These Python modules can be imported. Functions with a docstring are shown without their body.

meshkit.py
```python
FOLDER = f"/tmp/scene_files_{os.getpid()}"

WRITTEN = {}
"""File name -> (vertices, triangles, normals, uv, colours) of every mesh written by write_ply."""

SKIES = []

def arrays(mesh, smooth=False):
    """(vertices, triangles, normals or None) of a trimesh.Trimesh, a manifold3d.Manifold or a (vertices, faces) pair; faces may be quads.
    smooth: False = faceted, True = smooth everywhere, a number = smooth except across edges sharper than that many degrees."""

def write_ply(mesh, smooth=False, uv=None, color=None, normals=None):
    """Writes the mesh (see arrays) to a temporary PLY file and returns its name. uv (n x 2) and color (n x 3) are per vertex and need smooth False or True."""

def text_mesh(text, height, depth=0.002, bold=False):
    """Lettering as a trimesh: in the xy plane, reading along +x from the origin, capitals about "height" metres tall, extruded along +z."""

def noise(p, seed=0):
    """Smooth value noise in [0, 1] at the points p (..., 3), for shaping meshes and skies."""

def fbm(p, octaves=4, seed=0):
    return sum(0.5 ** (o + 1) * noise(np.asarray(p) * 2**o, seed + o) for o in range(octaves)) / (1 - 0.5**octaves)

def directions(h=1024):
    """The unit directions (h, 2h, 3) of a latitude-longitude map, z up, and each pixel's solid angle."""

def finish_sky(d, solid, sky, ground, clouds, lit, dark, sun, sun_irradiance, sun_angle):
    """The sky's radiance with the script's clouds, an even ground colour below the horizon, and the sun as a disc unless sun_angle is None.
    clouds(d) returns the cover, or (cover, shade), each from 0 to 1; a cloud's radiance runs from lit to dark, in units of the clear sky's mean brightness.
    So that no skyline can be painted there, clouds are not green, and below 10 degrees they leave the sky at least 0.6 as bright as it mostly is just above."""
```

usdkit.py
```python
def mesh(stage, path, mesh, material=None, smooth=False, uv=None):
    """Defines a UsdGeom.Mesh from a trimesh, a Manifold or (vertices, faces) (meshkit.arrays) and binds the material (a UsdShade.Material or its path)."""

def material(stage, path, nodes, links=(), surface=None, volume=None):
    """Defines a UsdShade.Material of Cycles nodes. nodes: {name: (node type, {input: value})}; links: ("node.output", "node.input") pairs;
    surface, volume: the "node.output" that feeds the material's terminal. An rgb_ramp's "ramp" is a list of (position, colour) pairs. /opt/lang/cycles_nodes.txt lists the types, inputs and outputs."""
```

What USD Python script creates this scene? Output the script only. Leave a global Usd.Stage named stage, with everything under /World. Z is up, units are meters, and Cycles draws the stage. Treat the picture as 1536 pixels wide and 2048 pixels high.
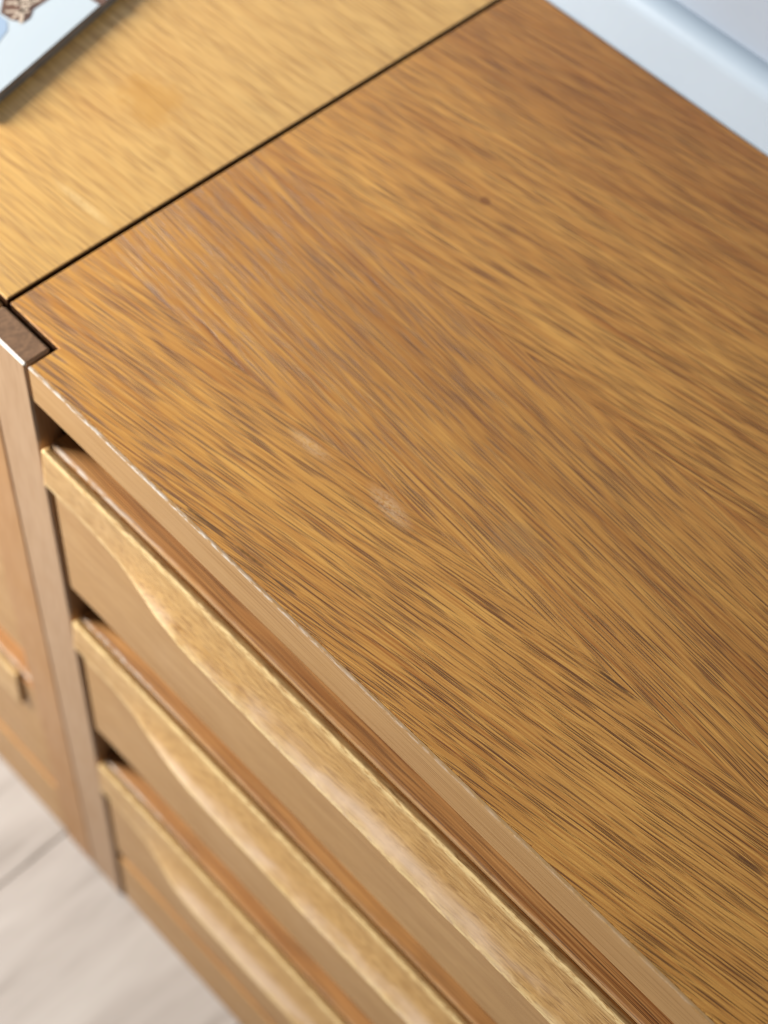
import math
import numpy as np, trimesh, usdkit, meshkit
from pxr import Usd, UsdGeom, UsdLux, UsdShade, Sdf, Gf, Vt

stage = Usd.Stage.CreateInMemory()
UsdGeom.SetStageUpAxis(stage, UsdGeom.Tokens.z)
UsdGeom.SetStageMetersPerUnit(stage, 1.0)
UsdGeom.Xform.Define(stage, '/World')
UsdGeom.Scope.Define(stage, '/World/Looks')

# ------------------------------------------------------------------ camera
# x runs along the sideboard, y into the wall, z up; z = 0 is the top of the sideboard, y = 0 its front
FPX = 3225.6994
C = np.array([0.49649662, -0.25835595, 0.65247248])
R = np.array([[0.69560953, 0.71478213, 0.07220725],
              [0.62713593, -0.55511772, -0.54639257],
              [-0.35046812, 0.42535964, -0.83441073]])          # rows: right, down, forward
cam = UsdGeom.Camera.Define(stage, '/World/camera')
m4 = Gf.Matrix4d(*R[0], 0, *(-R[1]), 0, *(-R[2]), 0, *C, 1)
cam.AddTransformOp().Set(m4)
cam.CreateHorizontalApertureAttr(24.0)
cam.CreateVerticalApertureAttr(32.0)
cam.CreateFocalLengthAttr(24.0 * FPX / 1536)
cam.CreateFStopAttr(5.2)
cam.CreateFocusDistanceAttr(0.712)
cam.CreateClippingRangeAttr((0.02, 100.0))
cam.CreateExposureAttr(0.34)

# ------------------------------------------------------------------ light: a window to the front left, added fill lamps for the room's soft light
def rect_light(name, pos, target, w, h, intensity, color):
    L = UsdLux.RectLight.Define(stage, '/World/' + name)
    L.CreateWidthAttr(w); L.CreateHeightAttr(h); L.CreateIntensityAttr(intensity); L.CreateColorAttr(color)
    L.CreateNormalizeAttr(False)
    p, t = np.array(pos, float), np.array(target, float)
    z = p - t; z /= np.linalg.norm(z)
    x = np.cross([0, 0, 1.0], z)
    x = x / np.linalg.norm(x) if np.linalg.norm(x) > 1e-6 else np.array([1.0, 0, 0])
    y = np.cross(z, x)
    L.AddTransformOp().Set(Gf.Matrix4d(*x, 0, *y, 0, *z, 0, *p, 1))
    return L

rect_light('window_light', (-0.95, -0.52, 0.365), (0.1, 0.1, -0.05), 0.36, 0.42, 78.0, (1.0, 0.98, 0.95))
rect_light('ceiling_fill', (-0.1, -0.4, 1.75), (-0.1, -0.39, 0.0), 2.6, 2.6, 0.20, (0.93, 0.97, 1.0))  # added overhead fill, stands in for room bounce
rect_light('room_fill', (1.6, -2.3, 0.5), (0.1, 0.0, -0.3), 1.6, 1.6, 0.30, (1.0, 0.97, 0.94))  # added fill from the front right

# ------------------------------------------------------------------ node graphs
class G:
    def __init__(self):
        self.n, self.l, self.k = {}, [], 0

    def node(self, kind, out, **inp):
        name = f'n{self.k}'; self.k += 1
        const = {}
        for key, v in inp.items():
            if isinstance(v, str) and '.' in v and v.split('.')[0] in self.n:
                self.l.append((v, f'{name}.{key}'))
            else:
                const[key] = v
        self.n[name] = (kind, const)
        return f'{name}.{out}'

    def m(self, op, a, b=0.0, c=0.0, clamp=False):
        return self.node('math', 'value', math_type=op, value1=a, value2=b, value3=c, use_clamp=clamp)

    def add(self, a, b): return self.m('add', a, b)
    def sub(self, a, b): return self.m('subtract', a, b)
    def mul(self, a, b): return self.m('multiply', a, b)

    def ss(self, v, lo, hi, a=0.0, b=1.0):
        return self.node('map_range', 'result', range_type='smoothstep', value=v, from_min=lo, from_max=hi, to_min=a, to_max=b, clamp=True)

    def lin(self, v, lo, hi, a=0.0, b=1.0):
        return self.node('map_range', 'result', range_type='linear', value=v, from_min=lo, from_max=hi, to_min=a, to_max=b, clamp=True)

    def xyz(self):
        p = self.node('geometry', 'position')
        s = self.node('separate_xyz', 'x', vector=p).split('.')[0]
        return s + '.x', s + '.y', s + '.z'

    def vec(self, x, y, z): return self.node('combine_xyz', 'vector', x=x, y=y, z=z)

    def noise(self, v, detail=2.0, rough=0.5, scale=1.0, dist=0.0):
        return self.node('noise_texture', 'fac', vector=v, scale=scale, detail=detail, roughness=rough, distortion=dist)

    def mix(self, f, a, b): return self.node('mix', 'color', mix_type='mix', fac=f, color1=a, color2=b)
    def ramp(self, f, stops): return self.node('rgb_ramp', 'color', fac=f, ramp=stops)

    def done(self, name, bsdf):
        return usdkit.material(stage, '/World/Looks/' + name, self.n, self.l, surface=bsdf)


def lin(r, g, b):
    f = lambda c: (c / 255 / 12.92) if c / 255 <= 0.04045 else ((c / 255 + 0.055) / 1.055) ** 2.4
    return (f(r), f(g), f(b))


WHITE = (0.80, 0.77, 0.70)

def wood(name, light, dark, pore, grain='x', seed=0.0, fu=1.0, fg=1.0, rough=(0.36, 0.5), contrast=1.0, pores=0.7, bump=0.35,
         broad=0.35, figure=False, tilt=0.0, marks=(), top_end=None, wear_glint=None, flecks=None, spec=0.5, ray=0.0, upper=None, side=None, band=None):
    """Oak: a coordinate g across the grain and u along it; streaks, pores and a broad drift of tone follow them."""
    g = G()
    x, y, z = g.xyz()
    if grain == 'x':
        u, a, b = x, y, z
    elif grain == 'y':
        u, a, b = y, x, z
    else:
        u, a, b = z, x, y
    # meander of the fibres
    w1 = g.noise(g.vec(g.mul(u, 5.0), g.mul(a, 16.0), g.add(g.mul(b, 16.0), seed)), 2.0)
    w2 = g.noise(g.vec(g.mul(u, 26.0), g.mul(a, 90.0), g.add(g.mul(b, 90.0), seed + 7.3)), 2.0)
    a2 = g.add(a, g.add(g.mul(g.sub(w1, 0.5), 0.0045), g.mul(g.sub(w2, 0.5), 0.0008)))
    if figure:                                   # feathered cathedral veneer: the fibres lean one way, then the other
        d = g.sub(a2, g.add(0.0855, g.mul(g.sub(x, 0.25), 0.035)))
        T = g.m('minimum', g.m('absolute', d), g.sub(0.232, d))
        zone = g.add(g.mul(g.m('greater_than', d, 0.0), 5.3), g.mul(g.m('greater_than', d, 0.116), 4.1))
        gc = g.add(T, g.mul(x, 0.098))
        gw = g.sub(a2, g.mul(x, 0.03))
    else:
        gc = gw = g.sub(a2, g.mul(u, tilt))
    gb = g.mul(b, 1.0)
    zn = zone if figure else 0.0
    n_st = g.noise(g.vec(g.mul(u, 16.0 * fu), g.mul(gc, 1000.0 * fg), g.add(g.add(g.mul(gb, 1080.0 * fg), seed), zn)), 3.0, 0.55)
    n_md = g.noise(g.vec(g.mul(u, 5.0 * fu), g.mul(gw, 110.0 * fg), g.add(g.mul(gb, 130.0 * fg), seed + 3)), 2.0, 0.5)
    n_br = g.noise(g.vec(g.mul(u, 2.2), g.mul(gw, 22.0), g.add(g.mul(gb, 22.0), seed + 11)), 2.0, 0.5)
    def dashes(F, Fu, off, r0, r1):              # open pores: separate short dashes lying along the fibres
        v = g.node('voronoi_texture', 'distance', dimensions='3D', feature='f1', scale=1.0, randomness=1.0,
                   vector=g.vec(g.mul(u, Fu * fu), g.mul(gc, F * fg), g.add(g.add(g.mul(gb, F * fg), seed + off), zn)))
        return g.ss(v, r1, r0)
    po1 = dashes(1000.0, 20.0, 5.0, 0.16, 0.40)
    po2 = dashes(1450.0, 36.0, 8.0, 0.16, 0.40)
    t = g.add(g.mul(g.sub(n_st, 0.5), 2.0 * contrast), g.mul(g.sub(n_md, 0.5), 0.3 * contrast))
    t = g.add(t, g.mul(g.sub(n_br, 0.5), 2.0 * broad))
    t = g.add(t, 0.5)
    col = g.mix(g.lin(t, 0.05, 0.95), dark, light)
    pm = g.m('maximum', g.mul(po1, g.ss(n_md, 0.75, 0.35, 0.75, 1.0)), g.mul(po2, 0.75))
    col = g.mix(g.mul(pm, pores), col, pore)
    if upper:                                    # the piece's upper side is a darker cut; on the plinth, painted gap shade
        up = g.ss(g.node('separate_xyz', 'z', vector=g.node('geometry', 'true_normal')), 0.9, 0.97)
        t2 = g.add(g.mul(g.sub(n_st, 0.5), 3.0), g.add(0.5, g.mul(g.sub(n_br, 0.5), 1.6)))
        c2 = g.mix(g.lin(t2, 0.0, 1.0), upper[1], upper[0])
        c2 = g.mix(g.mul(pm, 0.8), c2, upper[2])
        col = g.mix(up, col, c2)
    if flecks:                                   # sparse long dark dashes
        n_f = g.noise(g.vec(g.mul(u, 16.0), g.mul(gc, 850.0), g.add(g.mul(gb, 700.0), seed + 23)), 1.0)
        col = g.mix(g.mul(g.ss(n_f, 0.63, 0.70), flecks[1]), col, flecks[0])
    if ray:                                      # short pale rays across the grain
        n_r = g.noise(g.vec(g.mul(u, 300.0), g.mul(gc, 240.0), seed + 31.0), 2.0)
        col = g.mix(g.mul(g.ss(n_r, 0.62, 0.72), ray), col, light)
    grit = g.noise(g.vec(g.mul(x, 1800.0), g.mul(y, 1800.0), g.mul(z, 1800.0)), 2.0, 0.6)
    col = g.mix(g.mul(g.ss(grit, 0.35, 0.75), 0.16), col, pore)
    if side:                                     # the top's upright faces: shade of the gaps painted in dark
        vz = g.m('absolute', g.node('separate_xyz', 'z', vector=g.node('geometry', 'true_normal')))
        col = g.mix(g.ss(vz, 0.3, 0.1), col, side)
    if band:                                     # a paler pinkish zone along the piece: the grip's highlight painted in
        n_b = g.noise(g.vec(g.mul(u, 14.0), g.mul(gc, 60.0), g.add(g.mul(gb, 45.0), seed + 50)), 3.0, 0.6)
        col = g.mix(g.mul(g.mul(g.ss(n_b, 0.30, 0.62), g.ss(y, -0.0055, -0.0115)), band[1]), col, band[0])
    if figure:                                   # the veneer's own browner bands along the grain
        yb = g.add(g.sub(y, g.mul(x, 0.03)), g.mul(g.sub(w1, 0.5), 0.05))
        bd = g.ramp(g.lin(yb, 0.0, 0.42), [(0.0, (0.1,) * 3), (0.13, (0.05,) * 3), (0.24, (0.25,) * 3), (0.34, (0.62,) * 3), (0.45, (0.30,) * 3), (0.52, (0.12,) * 3),
                                           (0.62, (0.35,) * 3), (0.72, (0.30,) * 3), (0.83, (0.75,) * 3), (1.0, (0.9,) * 3)])
        bdv = g.node('rgb_to_bw', 'val', color=bd)
        col = g.node('mix', 'color', mix_type='multiply', fac=bdv, color1=col, color2=(0.62, 0.52, 0.44))
    if figure:                                   # nicks in the veneer along the front edge
        nk = g.noise(g.vec(g.mul(x, 420.0), g.mul(y, 500.0), 2.0), 3.0, 0.7)
        col = g.mix(g.mul(g.mul(g.ss(y, 0.0034, 0.0016), g.ss(nk, 0.54, 0.64)), 0.8), col, pore)
    hgt = g.sub(g.mul(n_st, 0.35), g.mul(pm, 0.9))
    mnoise = {}
    for (mx, my, rx, ry, mc, ms, streaky, *msl) in marks:
        msl = msl[0] if msl else 0.0
        dx = g.mul(g.sub(x, mx), 1.0 / rx); dy = g.mul(g.sub(g.sub(y, my), g.mul(g.sub(x, mx), msl)), 1.0 / ry)
        r2 = g.add(g.mul(dx, dx), g.mul(dy, dy))
        if streaky not in mnoise:
            mnoise[streaky] = g.noise(g.vec(g.mul(x, 700.0 if streaky else 90.0), g.mul(y, 1300.0 if streaky else 90.0), 0.5), 3.0, 0.6)
        nz = mnoise[streaky]
        mask = g.ss(g.add(r2, g.mul(g.sub(nz, 0.5), 2.2)), 1.0, 0.15)
        if streaky:
            mask = g.mul(mask, g.ss(nz, 0.34, 0.66))
        col = g.mix(g.mul(mask, ms), col, mc)
    if wear_glint:
        wa = g.node('attribute', 'fac', attribute='wear_glint')
        wn = g.noise(g.vec(g.mul(x, 130.0), g.mul(y, 700.0), g.mul(z, 700.0)), 3.0, 0.65)
        col = g.mix(g.m('multiply', g.ss(wn, wear_glint[2], wear_glint[2] + 0.2), g.mul(wa, wear_glint[1])), col, wear_glint[0])
    rg = g.lin(t, 0.0, 1.0, rough[1], rough[0])
    rg = g.add(rg, g.mul(pm, 0.15))
    sm = g.noise(g.vec(g.mul(x, 14.0), g.mul(y, 20.0), g.mul(z, 14.0)), 3.0, 0.6)
    rg = g.add(rg, g.mul(g.sub(sm, 0.5), 0.30))
    if top_end:                                  # end grain shows where the piece is cut across
        nz = g.node('separate_xyz', 'z', vector=g.node('geometry', 'true_normal'))
        en = g.noise(g.vec(g.mul(x, 420.0), g.mul(y, 260.0), 1.0), 4.0, 0.65)
        ecol = g.mix(g.ss(en, 0.3, 0.7), top_end[0], top_end[1])
        e = g.ss(nz, 0.75, 0.95)
        col = g.mix(e, col, ecol)
        rg = g.add(rg, g.mul(e, 0.2))
        ny = g.node('separate_xyz', 'y', vector=g.node('geometry', 'true_normal'))       # the highlight on the front arris, painted in white
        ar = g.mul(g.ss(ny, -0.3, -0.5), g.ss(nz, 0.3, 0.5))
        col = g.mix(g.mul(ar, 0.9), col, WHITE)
    nrm = g.node('bump', 'normal', height=hgt, strength=bump, distance=0.0006)
    b_ = g.node('principled_bsdf', 'BSDF', base_color=col, roughness=rg, normal=nrm, specular_ior_level=spec)
    return g.done(name, b_)


def paint(name, color, rough=0.5, var=0.04, scale=9.0, bump=0.05, bscale=260.0):
    g = G()
    x, y, z = g.xyz()
    n = g.noise(g.vec(g.mul(x, scale), g.mul(y, scale), g.mul(z, scale)), 4.0, 0.55)
    c2 = tuple(c * (1 - 2.5 * var) for c in color)
    col = g.mix(g.ss(n, 0.3, 0.7), c2, color)
    f = g.noise(g.vec(g.mul(x, bscale), g.mul(y, bscale), g.mul(z, bscale)), 2.0)
    nrm = g.node('bump', 'normal', height=f, strength=bump, distance=0.0006)
    return g.done(name, g.node('principled_bsdf', 'BSDF', base_color=col, roughness=rough, normal=nrm))


M = {}
M['veneer_right'] = wood('oak_veneer_right', lin(238, 180, 92), lin(176, 110, 46), lin(98, 54, 20), figure=True, seed=2.0, broad=0.28, rough=(0.32, 0.44), bump=0.6, pores=0.9, spec=0.42, side=lin(70, 42, 22),
    marks=[(0.1695, 0.0744, 0.017, 0.005, lin(222, 188, 146), 0.55, True, 0.05), (0.2225, 0.0783, 0.019, 0.0065, lin(222, 188, 146), 0.65, True, -0.1),
           (0.2761, 0.1105, 0.020, 0.012, lin(168, 130, 84), 0.32, False), (0.1112, 0.2614, 0.004, 0.0035, lin(120, 65, 20), 0.6, False),
           (0.3616, 0.0886, 0.014, 0.0011, lin(78, 50, 30), 0.75, False, 0.05), (0.1977, 0.0090, 0.014, 0.0011, lin(70, 45, 25), 0.75, False, 0.12),
           (0.1700, 0.0062, 0.013, 0.0010, lin(80, 52, 30), 0.7, False, 0.12), (0.2240, 0.0105, 0.010, 0.0009, lin(80, 52, 30), 0.65, False, 0.13), (0.2463, 0.0353, 0.010, 0.0010, lin(85, 55, 30), 0.6, False, 0.15),
           (0.4580, 0.0660, 0.008, 0.0011, lin(80, 50, 28), 0.6, False, 0.1)])
M['veneer_left'] = wood('oak_veneer_left', lin(232, 188, 112), lin(198, 146, 76), lin(146, 96, 44), seed=9.0, tilt=0.045, side=lin(70, 42, 22), contrast=1.0, pores=0.8, broad=0.2, rough=(0.32, 0.42),
    marks=[(-0.0693, 0.1704, 0.026, 0.022, lin(196, 138, 48), 0.5, False), (-0.030, 0.091, 0.030, 0.0035, lin(240, 210, 150), 0.6, True, 0.04),
           (-0.0334, 0.1487, 0.008, 0.006, lin(165, 115, 50), 0.3, False)])
M['edge'] = wood('oak_edge_band', lin(202, 161, 104), lin(176, 131, 78), lin(134, 92, 48), seed=4.0, fu=0.4, fg=0.7, contrast=0.5, pores=0.4, bump=0.2, broad=0.5, rough=(0.4, 0.5), wear_glint=(WHITE, 0.85, 0.40))
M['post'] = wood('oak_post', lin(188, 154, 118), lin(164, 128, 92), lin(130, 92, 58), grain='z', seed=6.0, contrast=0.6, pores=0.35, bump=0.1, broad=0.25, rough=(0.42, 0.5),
    top_end=(lin(104, 74, 48), lin(140, 104, 72)), wear_glint=(WHITE, 0.95, 0.25))
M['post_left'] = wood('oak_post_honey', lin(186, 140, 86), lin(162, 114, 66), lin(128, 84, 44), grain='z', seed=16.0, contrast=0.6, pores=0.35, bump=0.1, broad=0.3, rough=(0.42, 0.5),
    top_end=(lin(104, 74, 48), lin(140, 104, 72)), wear_glint=(WHITE, 0.95, 0.25))
M['face_board'] = wood('oak_drawer_board', lin(202, 162, 108), lin(170, 126, 76), lin(128, 86, 44), seed=22.0, fu=0.6, contrast=0.8, pores=0.6, bump=0.1, broad=0.3, rough=(0.45, 0.55),
    upper=(lin(205, 150, 88), lin(150, 94, 44), lin(70, 38, 14)), wear_glint=((0.62, 0.56, 0.48), 0.9, 0.38))
M['face'] = wood('oak_drawer_face', lin(202, 162, 108), lin(170, 126, 76), lin(128, 86, 44), seed=21.0, fu=0.6, contrast=0.8, pores=0.6, bump=0.1, broad=0.3, rough=(0.45, 0.55))
M['handle'] = wood('oak_handle_rail', lin(214, 176, 118), lin(180, 136, 80), lin(140, 96, 50), seed=33.0, fu=0.6, tilt=0.07, band=(lin(222, 194, 166), 0.75), contrast=0.9, pores=0.6, broad=0.3, rough=(0.34, 0.46), bump=0.4,
    flecks=(lin(126, 84, 46), 0.5), wear_glint=(lin(244, 216, 156), 0.75, 0.36))
M['carcass'] = wood('oak_carcass', lin(104, 66, 36), lin(84, 50, 26), lin(60, 34, 16), seed=41.0, rough=(0.5, 0.6))
M['wall'] = paint('wall_paint', (0.33, 0.38, 0.45), 0.6, 0.03)
M['rail'] = paint('white_gloss_paint', (0.41, 0.49, 0.57), 0.35, 0.02)
M['paper'] = paint('cover_paper', (0.54, 0.60, 0.63), 0.35, 0.01, bump=0.01)
M['pages'] = paint('page_edges', (0.36, 0.31, 0.26), 0.7, 0.1, 60.0)
M['print_brown'] = paint('print_brown', lin(110, 76, 56), 0.35, 0.2, 90.0, 0.0)
M['print_twig'] = paint('print_cream', lin(214, 192, 168), 0.35, 0.05, 60.0, 0.0)
M['print_blue'] = paint('print_pale_blue', lin(160, 180, 202), 0.35, 0.05, 30.0, 0.0)


def floor_mat(i):
    g = G()
    x, y, z = g.xyz()
    s = 13.7 * i
    w = g.noise(g.vec(g.add(g.mul(x, 14.0), s), g.mul(y, 4.0), 0.0), 2.0)
    xx = g.add(g.add(x, g.mul(g.sub(w, 0.5), 0.05)), s)
    n1 = g.noise(g.vec(g.mul(xx, 45.0), g.mul(y, 5.0), s), 4.0, 0.6)
    n2 = g.noise(g.vec(g.mul(xx, 300.0), g.mul(y, 18.0), s), 3.0, 0.6)
    t = g.add(g.mul(n1, 0.75), g.mul(n2, 0.25))
    col = g.ramp(g.lin(t, 0.25, 0.75), [(0.0, lin(140, 131, 122)), (0.45, lin(174, 166, 159)), (1.0, lin(190, 184, 177))])
    nrm = g.node('bump', 'normal', height=n2, strength=0.2, distance=0.0006)
    return g.done(f'pale_oak_plank_{i}', g.node('principled_bsdf', 'BSDF', base_color=col, roughness=0.5, normal=nrm))

M['floor'] = [floor_mat(i) for i in range(4)]

# ------------------------------------------------------------------ helpers
used = {}
def numbered(path):
    k = used.get(path, 0); used[path] = k + 1
    return path if k == 0 else f'{path}_{k:03d}'

def path_of(parent): return '/World' if parent is None else str(parent.GetPath())

def obj(name, mesh, mat, parent=None, smooth=30, wear_glint=None):
    p = numbered(path_of(parent) + '/' + name)
    o = usdkit.mesh(stage, p, mesh, M[mat] if isinstance(mat, str) else mat, smooth=smooth)
    if wear_glint is not None:
        UsdGeom.PrimvarsAPI(o).CreatePrimvar('wear_glint', Sdf.ValueTypeNames.FloatArray, 'vertex').Set(Vt.FloatArray.FromNumpy(np.asarray(wear_glint, np.float32)))
    return o.GetPrim()

def tag(o, label=None, cat=None, group=None, kind=None):
    for k, v in (('label', label), ('category', cat), ('group', group), ('kind', kind)):
        if v: o.SetCustomDataByKey(k, v)
    return o

def thing(name, loc=(0, 0, 0)):
    x = UsdGeom.Xform.Define(stage, numbered('/World/' + name)); x.AddTranslateOp().Set(Gf.Vec3d(*loc))
    return x.GetPrim()

def box(x0, x1, y0, y1, z0, z1, c=0.0):
    """A box, its edges chamfered by c."""
    if c <= 0:
        b = trimesh.creation.box((x1 - x0, y1 - y0, z1 - z0)); b.apply_translation(((x0 + x1) / 2, (y0 + y1) / 2, (z0 + z1) / 2)); return b
    pts = []
    for sx in (0, 1):
        for sy in (0, 1):
            for sz in (0, 1):
                X, Y, Z = (x0, x1)[sx], (y0, y1)[sy], (z0, z1)[sz]
                dx, dy, dz = c * (1 - 2 * sx), c * (1 - 2 * sy), c * (1 - 2 * sz)
                pts += [(X + dx, Y + dy, Z), (X + dx, Y, Z + dz), (X, Y + dy, Z + dz)]
    return trimesh.convex.convex_hull(np.array(pts))

def slab(poly, z0, z1, c=0.0008):
    """An axis-parallel outline (counter-clockwise) raised from z0 to z1 with its upper edge chamfered by c."""
    import shapely
    P = np.array(poly, float); n = len(P)
    Q = []
    for i in range(n):
        a, b, d = P[i - 1], P[i], P[(i + 1) % n]
        e1 = (b - a) / np.linalg.norm(b - a); e2 = (d - b) / np.linalg.norm(d - b)
        n1, n2 = np.array([-e1[1], e1[0]]), np.array([-e2[1], e2[0]])
        Q.append(b + c * (n1 + n2))
    Q = np.array(Q)
    ring = lambda A, z: np.column_stack([A, np.full(n, z)])
    V = np.vstack([ring(P, z0), ring(P, z1 - c), ring(Q, z1)])
    F = []
    for r in (0, 1):
        for i in range(n):
            j = (i + 1) % n
            F += [(r * n + i, r * n + j, (r + 1) * n + j), (r * n + i, (r + 1) * n + j, (r + 1) * n + i)]
    tv, tf = trimesh.creation.triangulate_polygon(shapely.Polygon(Q), engine='earcut')
    idx = [int(np.argmin(np.linalg.norm(Q - v, axis=1))) for v in tv]
    for t in tf:
        t = [idx[k] for k in t]
        a, b, d = (Q[k] for k in t)
        if (b - a)[0] * (d - a)[1] - (b - a)[1] * (d - a)[0] < 0: t = t[::-1]
        F += [tuple(2 * n + k for k in t), tuple(k for k in t[::-1])]
    return trimesh.Trimesh(V, F, process=False)

def sweep(xs, prof):
    """prof(x) -> (k, 2) closed (y, z) outline, same k everywhere; a closed bar along x."""
    rows = [prof(x) for x in xs]; k = len(rows[0])
    V = np.vstack([np.column_stack([np.full(k, x), r]) for x, r in zip(xs, rows)])
    F = []
    for i in range(len(xs) - 1):
        for j in range(k):
            a, b = i * k + j, i * k + (j + 1) % k
            F += [(a, a + k, b), (b, a + k, b + k)]
    base = len(V)
    V = np.vstack([V, [[xs[0], *rows[0].mean(0)]], [[xs[-1], *rows[-1].mean(0)]]])
    for j in range(k):
        j2 = (j + 1) % k; o = (len(xs) - 1) * k
        F += [(base, j, j2), (base + 1, o + j2, o + j)]
    me = trimesh.Trimesh(V, F, process=False)
    if me.volume < 0: me.invert()
    return me

def nz(x, s, seed, amp):
    x = np.atleast_1d(np.asarray(x, float))
    return amp * 2 * (meshkit.fbm(np.column_stack([x * s, np.full_like(x, seed * 3.7), np.full_like(x, 0.5)]), 4, seed) - 0.5)

# ------------------------------------------------------------------ setting: floor, wall
FLOOR, TOP_T, DEPTH = -0.772, 0.0282, 0.4142
fl = obj('floor', box(-2.2, 2.2, -2.4, 0.43, FLOOR - 0.05, FLOOR - 0.006), M['floor'][0]); tag(fl, kind='structure')
PW, rng = 0.241, np.random.default_rng(5)
k = 0
for i in range(-7, 8):
    x0 = -0.0435 + i * PW
    cuts = [-2.4, *(sorted(rng.uniform(-2.0, -0.6, 1))), 0.43] if i not in (-1, 0) else [-2.4, -1.15 - 0.3 * i, 0.43]
    for y0, y1 in zip(cuts[:-1], cuts[1:]):
        me = box(x0 + 0.0004, x0 + PW - 0.0004, y0 + 0.0004, y1 - 0.0004, FLOOR - 0.0058, FLOOR, 0.0013)
        obj('plank', me, M['floor'][(k * 3 + i) % 4], fl); k += 1

wl = obj('wall', box(-1.6, 1.6, 0.4302, 0.58, FLOOR - 0.05, 1.5), 'wall'); tag(wl, kind='structure')

# white board on the wall behind the sideboard, its top edge rounded
def rail_prof(x):
    a = np.linspace(0, math.pi / 2, 9)
    y0, y1, zt, r = 0.4150, 0.4300, 0.0420, 0.0120
    arc = np.column_stack([y0 + r - r * np.cos(a), zt - r + r * np.sin(a)])
    return np.vstack([[(y0, -0.10)], arc, [(y1, zt)], [(y1, -0.10)]])
dr = obj('wall_board', sweep(np.linspace(-1.55, 1.55, 2), rail_prof), 'rail', smooth=40)
tag(dr, 'white glossy painted wooden board running along the wall behind the sideboard', 'wall trim')

# ------------------------------------------------------------------ the two sideboard cabinets
RIDGE = (-0.0700, -0.2605, -0.4800)
LIPLOW = (-0.1025, -0.2935, -0.5255)
BOTTOM = (-0.2190, -0.4200, -0.6570)
PLINTH = -0.6750

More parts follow.
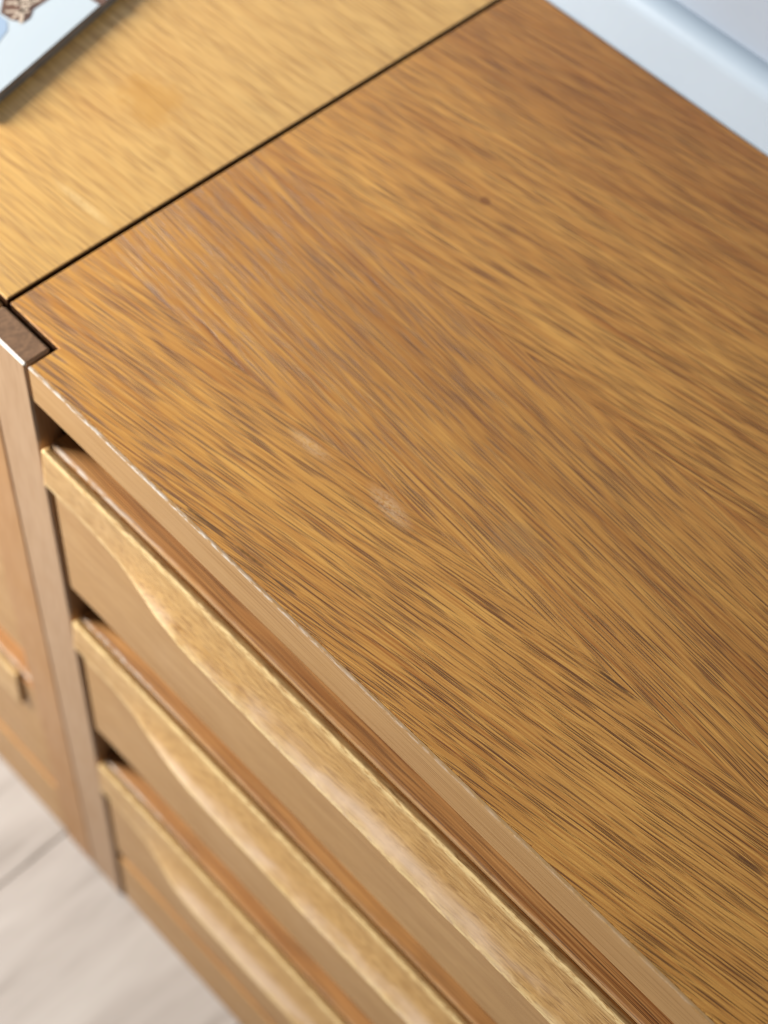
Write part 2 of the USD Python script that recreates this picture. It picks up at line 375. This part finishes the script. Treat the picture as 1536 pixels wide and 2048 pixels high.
def handle_rail(x0, x1, zr, zb, seed, flip):
    """The solid lip on a drawer: its top ridge is straight, its lower edge swells out in the middle into the grip."""
    L = x1 - x0
    xs = np.concatenate([np.arange(x0, min(x0 + 0.60, x1), 0.0016), np.arange(min(x0 + 0.60, x1), x1 - 0.002, 0.006), [x1]]) if not flip else \
         np.concatenate([np.arange(x0, x1 - 0.16, 0.006), np.arange(x1 - 0.16, x1, 0.0016), [x1]])
    W = []
    n1, n2, n3 = nz(xs, 160, seed, 0.00035), nz(xs, 120, seed + 1, 0.0006), nz(xs, 18, seed + 2, 0.0008)
    lut = {float(x): i for i, x in enumerate(xs)}
    def prof(x):
        i = lut[float(x)]
        s = lambda d: 1 / (1 + math.exp(-(d - 0.086 - 0.006 * math.sin(seed * 2.3)) / (0.0165 + 0.002 * math.cos(seed * 1.7))))
        bulge = s(x - x0) * s(x1 - x)
        yb = -0.0030 - 0.0122 * bulge + n3[i]
        zl = zb + n2[i] * 0.8
        yr, z0 = -0.0012 + n1[i] * 0.6, zr + n1[i]
        pts = [(0.0045, zr - 0.0026), (0.0025, zr - 0.0014), (yr + 0.0012, z0 - 0.0001), (yr + 0.0004, z0 - 0.0003), (yr - 0.0001, z0 - 0.0010)]
        w = [0, 0, 0.5, 1, 1]
        ya, za, yb2, zb2 = yr - 0.0003, z0 - 0.0022, yb - 0.0000, zl + 0.0016
        for q in np.linspace(0, 1, 12):
            hollow = 0.0016 * bulge * math.sin(math.pi * q)
            pts.append((ya + (yb2 - ya) * q + hollow, za + (zb2 - za) * q - hollow * 0.3)); w.append(1.0 if q in (0.0, 1.0) else (0.35 if q > 0.88 or q < 0.06 else 0.0))
        pts += [(yb + 0.0003, zl + 0.0006), (yb + 0.0010, zl), (min(yb + 0.0035, 0.0012), zl + 0.0003), (0.0016, zl + 0.004), (0.0045, zl + 0.006)]
        w += [0.9, 0.4, 0, 0, 0]
        W.append(w)
        return np.array(pts)
    me = sweep(xs, prof)
    wear_glint = np.concatenate([np.array(W).ravel(), [0, 0]])
    return me, wear_glint

def drawer(x0, x1, i, cab, flip):
    zr, zb, zl = RIDGE[i], BOTTOM[i], LIPLOW[i]
    # the board behind the lip; its upper front arris is chipped pale
    xs = np.linspace(x0, x1, 160)
    e = nz(xs, 90, 50 + i + 9 * flip, 0.0003)
    lut = {float(x): j for j, x in enumerate(xs)}
    def prof(x):
        c = 0.0007 + abs(e[lut[float(x)]])
        return np.array([(0.0020, zb), (0.0020, zr - 0.0042), (0.0047, zr - 0.0040), (0.0048, zr - c - 0.0002), (0.0050 + 0.4 * c, zr - 0.35 * c), (0.0056 + c, zr), (0.0064 + c, zr),
                         (0.0215, zr), (0.0220, zr - 0.0005), (0.0220, zb)])
    me = sweep(xs, prof)
    row = np.array([0, 0, 0, 1, 1, 0.6, 0, 0, 0, 0.0])
    wearx = np.clip(1.25 - np.abs(xs - (x0 if not flip else x1)) / 0.10, 0.12, 1)
    dm = obj('drawer', me, 'face_board', cab, smooth=False, wear_glint=np.concatenate([(wearx[:, None] * row).ravel(), [0, 0]]))
    hm, w = handle_rail(x0 - 0.0002, x1 + 0.0002 - (0.0165 if flip else 0.0), zr, zl, 3 + 5 * i + 40 * flip, flip)
    obj('handle_rail', hm, 'handle', dm, smooth=True, wear_glint=w)
    return dm

def cabinet(name, xa, xb, flip, veneer, post):
    """xa..xb: the cabinet's ends; its corner posts are let into notches of the top."""
    cab = thing(name)
    pw, nt, g = 0.0385, 0.0192, 0.0038          # post width, notch depth, the joint around the post
    xin0, xin1 = xa + 0.0405, xb - 0.0405
    poly = [(xin0, 0.0016), (xin1, 0.0016), (xin1, nt), (xb - 0.0004, nt), (xb - 0.0004, DEPTH), (xa + 0.0004, DEPTH), (xa + 0.0004, nt), (xin0, nt)]
    obj('top', slab(poly, -TOP_T, 0, 0.0006), veneer, cab, smooth=False)
    tp = stage.GetPrimAtPath(str(cab.GetPath()) + '/top')
    xs = np.arange(xin0, xin1 + 0.001, 0.0012)
    e1 = np.abs(nz(xs, 260, 71 + flip, 0.0007)); e2 = np.abs(nz(xs, 60, 72 + flip, 0.0005))
    lut = {float(x): j for j, x in enumerate(xs)}
    def eprof(x):
        j = lut[float(x)]; c = 0.0004 + 0.7 * e1[j] + 0.4 * e2[j]
        return np.array([(0.00155, -TOP_T), (0.0004, -TOP_T), (0.0, -TOP_T + 0.0004), (0.0, -c - 0.0008), (0.0, -c), (0.30 * c, -0.30 * c), (c, 0.00002), (0.00155 + 0.6 * c, 0.00002), (0.00155, -0.002)])
    em = sweep(xs, eprof)
    row = np.array([0, 0, 0, 0, 0.9, 1, 0.9, 0, 0.0])
    fade = np.interp(xs, [0.0, 0.14, 0.24, 0.40], [1.0, 0.95, 0.45, 0.18]) if not flip else np.full(len(xs), 0.9)  # pale edge: some wear, plus a painted glint that fades to the right
    obj('edge_band', em, 'edge', tp, smooth=False, wear_glint=np.concatenate([(fade[:, None] * row).ravel(), [0, 0]]))
    zt = -0.0016
    for q, (x0, x1) in enumerate(((xa, xa + pw), (xb - pw, xb))):
        if q == (1 if flip else 0):
            x1, x0 = (x0 + 0.0370, x0 - 0.0020) if not flip else (x1, x0)
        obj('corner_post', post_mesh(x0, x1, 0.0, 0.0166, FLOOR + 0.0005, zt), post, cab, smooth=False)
    for i in range(3):
        drawer(xa + 0.0413, xb - 0.0413, i, cab, flip)
    obj('plinth', box(xa + 0.0413, xb - 0.0413, 0.0020, 0.0200, FLOOR + 0.0006, PLINTH, 0.0008), 'face_board', cab)  # upper side coloured dark for the shade under the lowest drawer
    obj('side_panel', box(xa + 0.0012, xa + 0.0188, 0.0172, DEPTH - 0.001, FLOOR + 0.0006, -TOP_T - 0.0003), 'carcass', cab)
    obj('side_panel', box(xb - 0.0188, xb - 0.0012, 0.0172, DEPTH - 0.001, FLOOR + 0.0006, -TOP_T - 0.0003), 'carcass', cab)
    obj('inner_panel', box(xa + 0.0190, xb - 0.0190, 0.0225, 0.0345, FLOOR + 0.0006, -TOP_T - 0.0003), 'carcass', cab)
    obj('back_panel', box(xa + 0.0190, xb - 0.0190, DEPTH - 0.012, DEPTH - 0.002, FLOOR + 0.0006, -TOP_T - 0.0003), 'carcass', cab)
    return cab

def post_mesh(x0, x1, y0, y1, z0, z1):
    return box(x0, x1, y0, y1, z0, z1, 0.0014)

ca = cabinet('sideboard_cabinet', 0.0, 0.80, False, 'veneer_right', 'post')
tag(ca, 'darker honey oak sideboard cabinet with a scuffed bare top, filling the foreground', 'sideboard', 'oak sideboard cabinets side by side')
cb = cabinet('sideboard_cabinet', -0.8022, -0.0022, True, 'veneer_left', 'post_left')
tag(cb, 'paler straw coloured oak sideboard cabinet with the magazine on its top', 'sideboard', 'oak sideboard cabinets side by side')

# ------------------------------------------------------------------ the magazine lying on the left top
bk = thing('magazine')
TH = 0.0073
e = np.array([-0.0235, 0.0945]); e /= np.linalg.norm(e)            # along its long edge
n = np.array([-e[1], e[0]])                                        # away from the joint
P0 = np.array([-0.1170, 0.0860])
def bpt(s, t, z): return (*(P0 + s * e + t * n), z)
def bslab(s0, s1, t0, t1, z0, z1):
    V = [bpt(s, t, z) for z in (z0, z1) for s, t in ((s0, t0), (s1, t0), (s1, t1), (s0, t1))]
    return trimesh.convex.convex_hull(np.array(V))
obj('page_block', bslab(0.0006, 0.2894, 0.0006, 0.2094, 0.0006, TH - 0.0005), 'pages', bk)
obj('cover', bslab(0, 0.29, 0, 0.21, TH - 0.0004, TH), 'paper', bk)
obj('cover', bslab(0, 0.29, 0, 0.21, 0.0001, 0.0005), 'pages', bk)
cvr = stage.GetPrimAtPath(str(bk.GetPath()) + '/cover')
def flat(pts, z):
    import shapely
    pl = shapely.Polygon(pts)
    if not pl.exterior.is_ccw: pts = pts[::-1]
    m = trimesh.creation.extrude_polygon(shapely.Polygon(pts), 0.0001, engine='earcut'); m.apply_translation((0, 0, z)); return m
# the printed picture: brown ground with cream twigs and a pale blue dish
obj('printed_picture', flat([(-0.1745, 0.1452), (-0.1655, 0.1465), (-0.1595, 0.1512), (-0.1600, 0.1560), (-0.1650, 0.1620), (-0.1668, 0.1760), (-0.186, 0.185), (-0.195, 0.165)], TH + 0.0001), 'print_brown', cvr)
def strip(a, b, w, z, mat):
    a, b = np.array(a), np.array(b); d = (b - a) / np.linalg.norm(b - a); q = np.array([-d[1], d[0]]) * w / 2
    obj('printed_twig', flat([tuple(a - q), tuple(b - q), tuple(b + q), tuple(a + q)], z), mat, cvr)
for a, b, w in (((-0.1600, 0.1490), (-0.1720, 0.1600), 0.0022), ((-0.1660, 0.1475), (-0.1700, 0.1640), 0.0018), ((-0.1735, 0.1480), (-0.1650, 0.1590), 0.0018),
                ((-0.1790, 0.1530), (-0.1690, 0.1700), 0.0020), ((-0.1830, 0.1640), (-0.1690, 0.1660), 0.0020), ((-0.1740, 0.1560), (-0.1800, 0.1740), 0.0018)):
    strip(a, b, w, TH + 0.00025, 'print_twig')
obj('printed_dish', flat([(-0.1545, 0.128), (-0.1600, 0.1395), (-0.1665, 0.1440), (-0.1780, 0.1430), (-0.184, 0.131), (-0.172, 0.121)], TH + 0.0001), 'print_blue', cvr)
obj('printed_picture', flat([(-0.1424, 0.1945), (-0.1445, 0.2010), (-0.1640, 0.2000), (-0.1580, 0.1925)], TH + 0.0001), 'print_brown', cvr)
tag(bk, 'thin white magazine with brown and pale blue cover picture on the paler oak top', 'magazine')
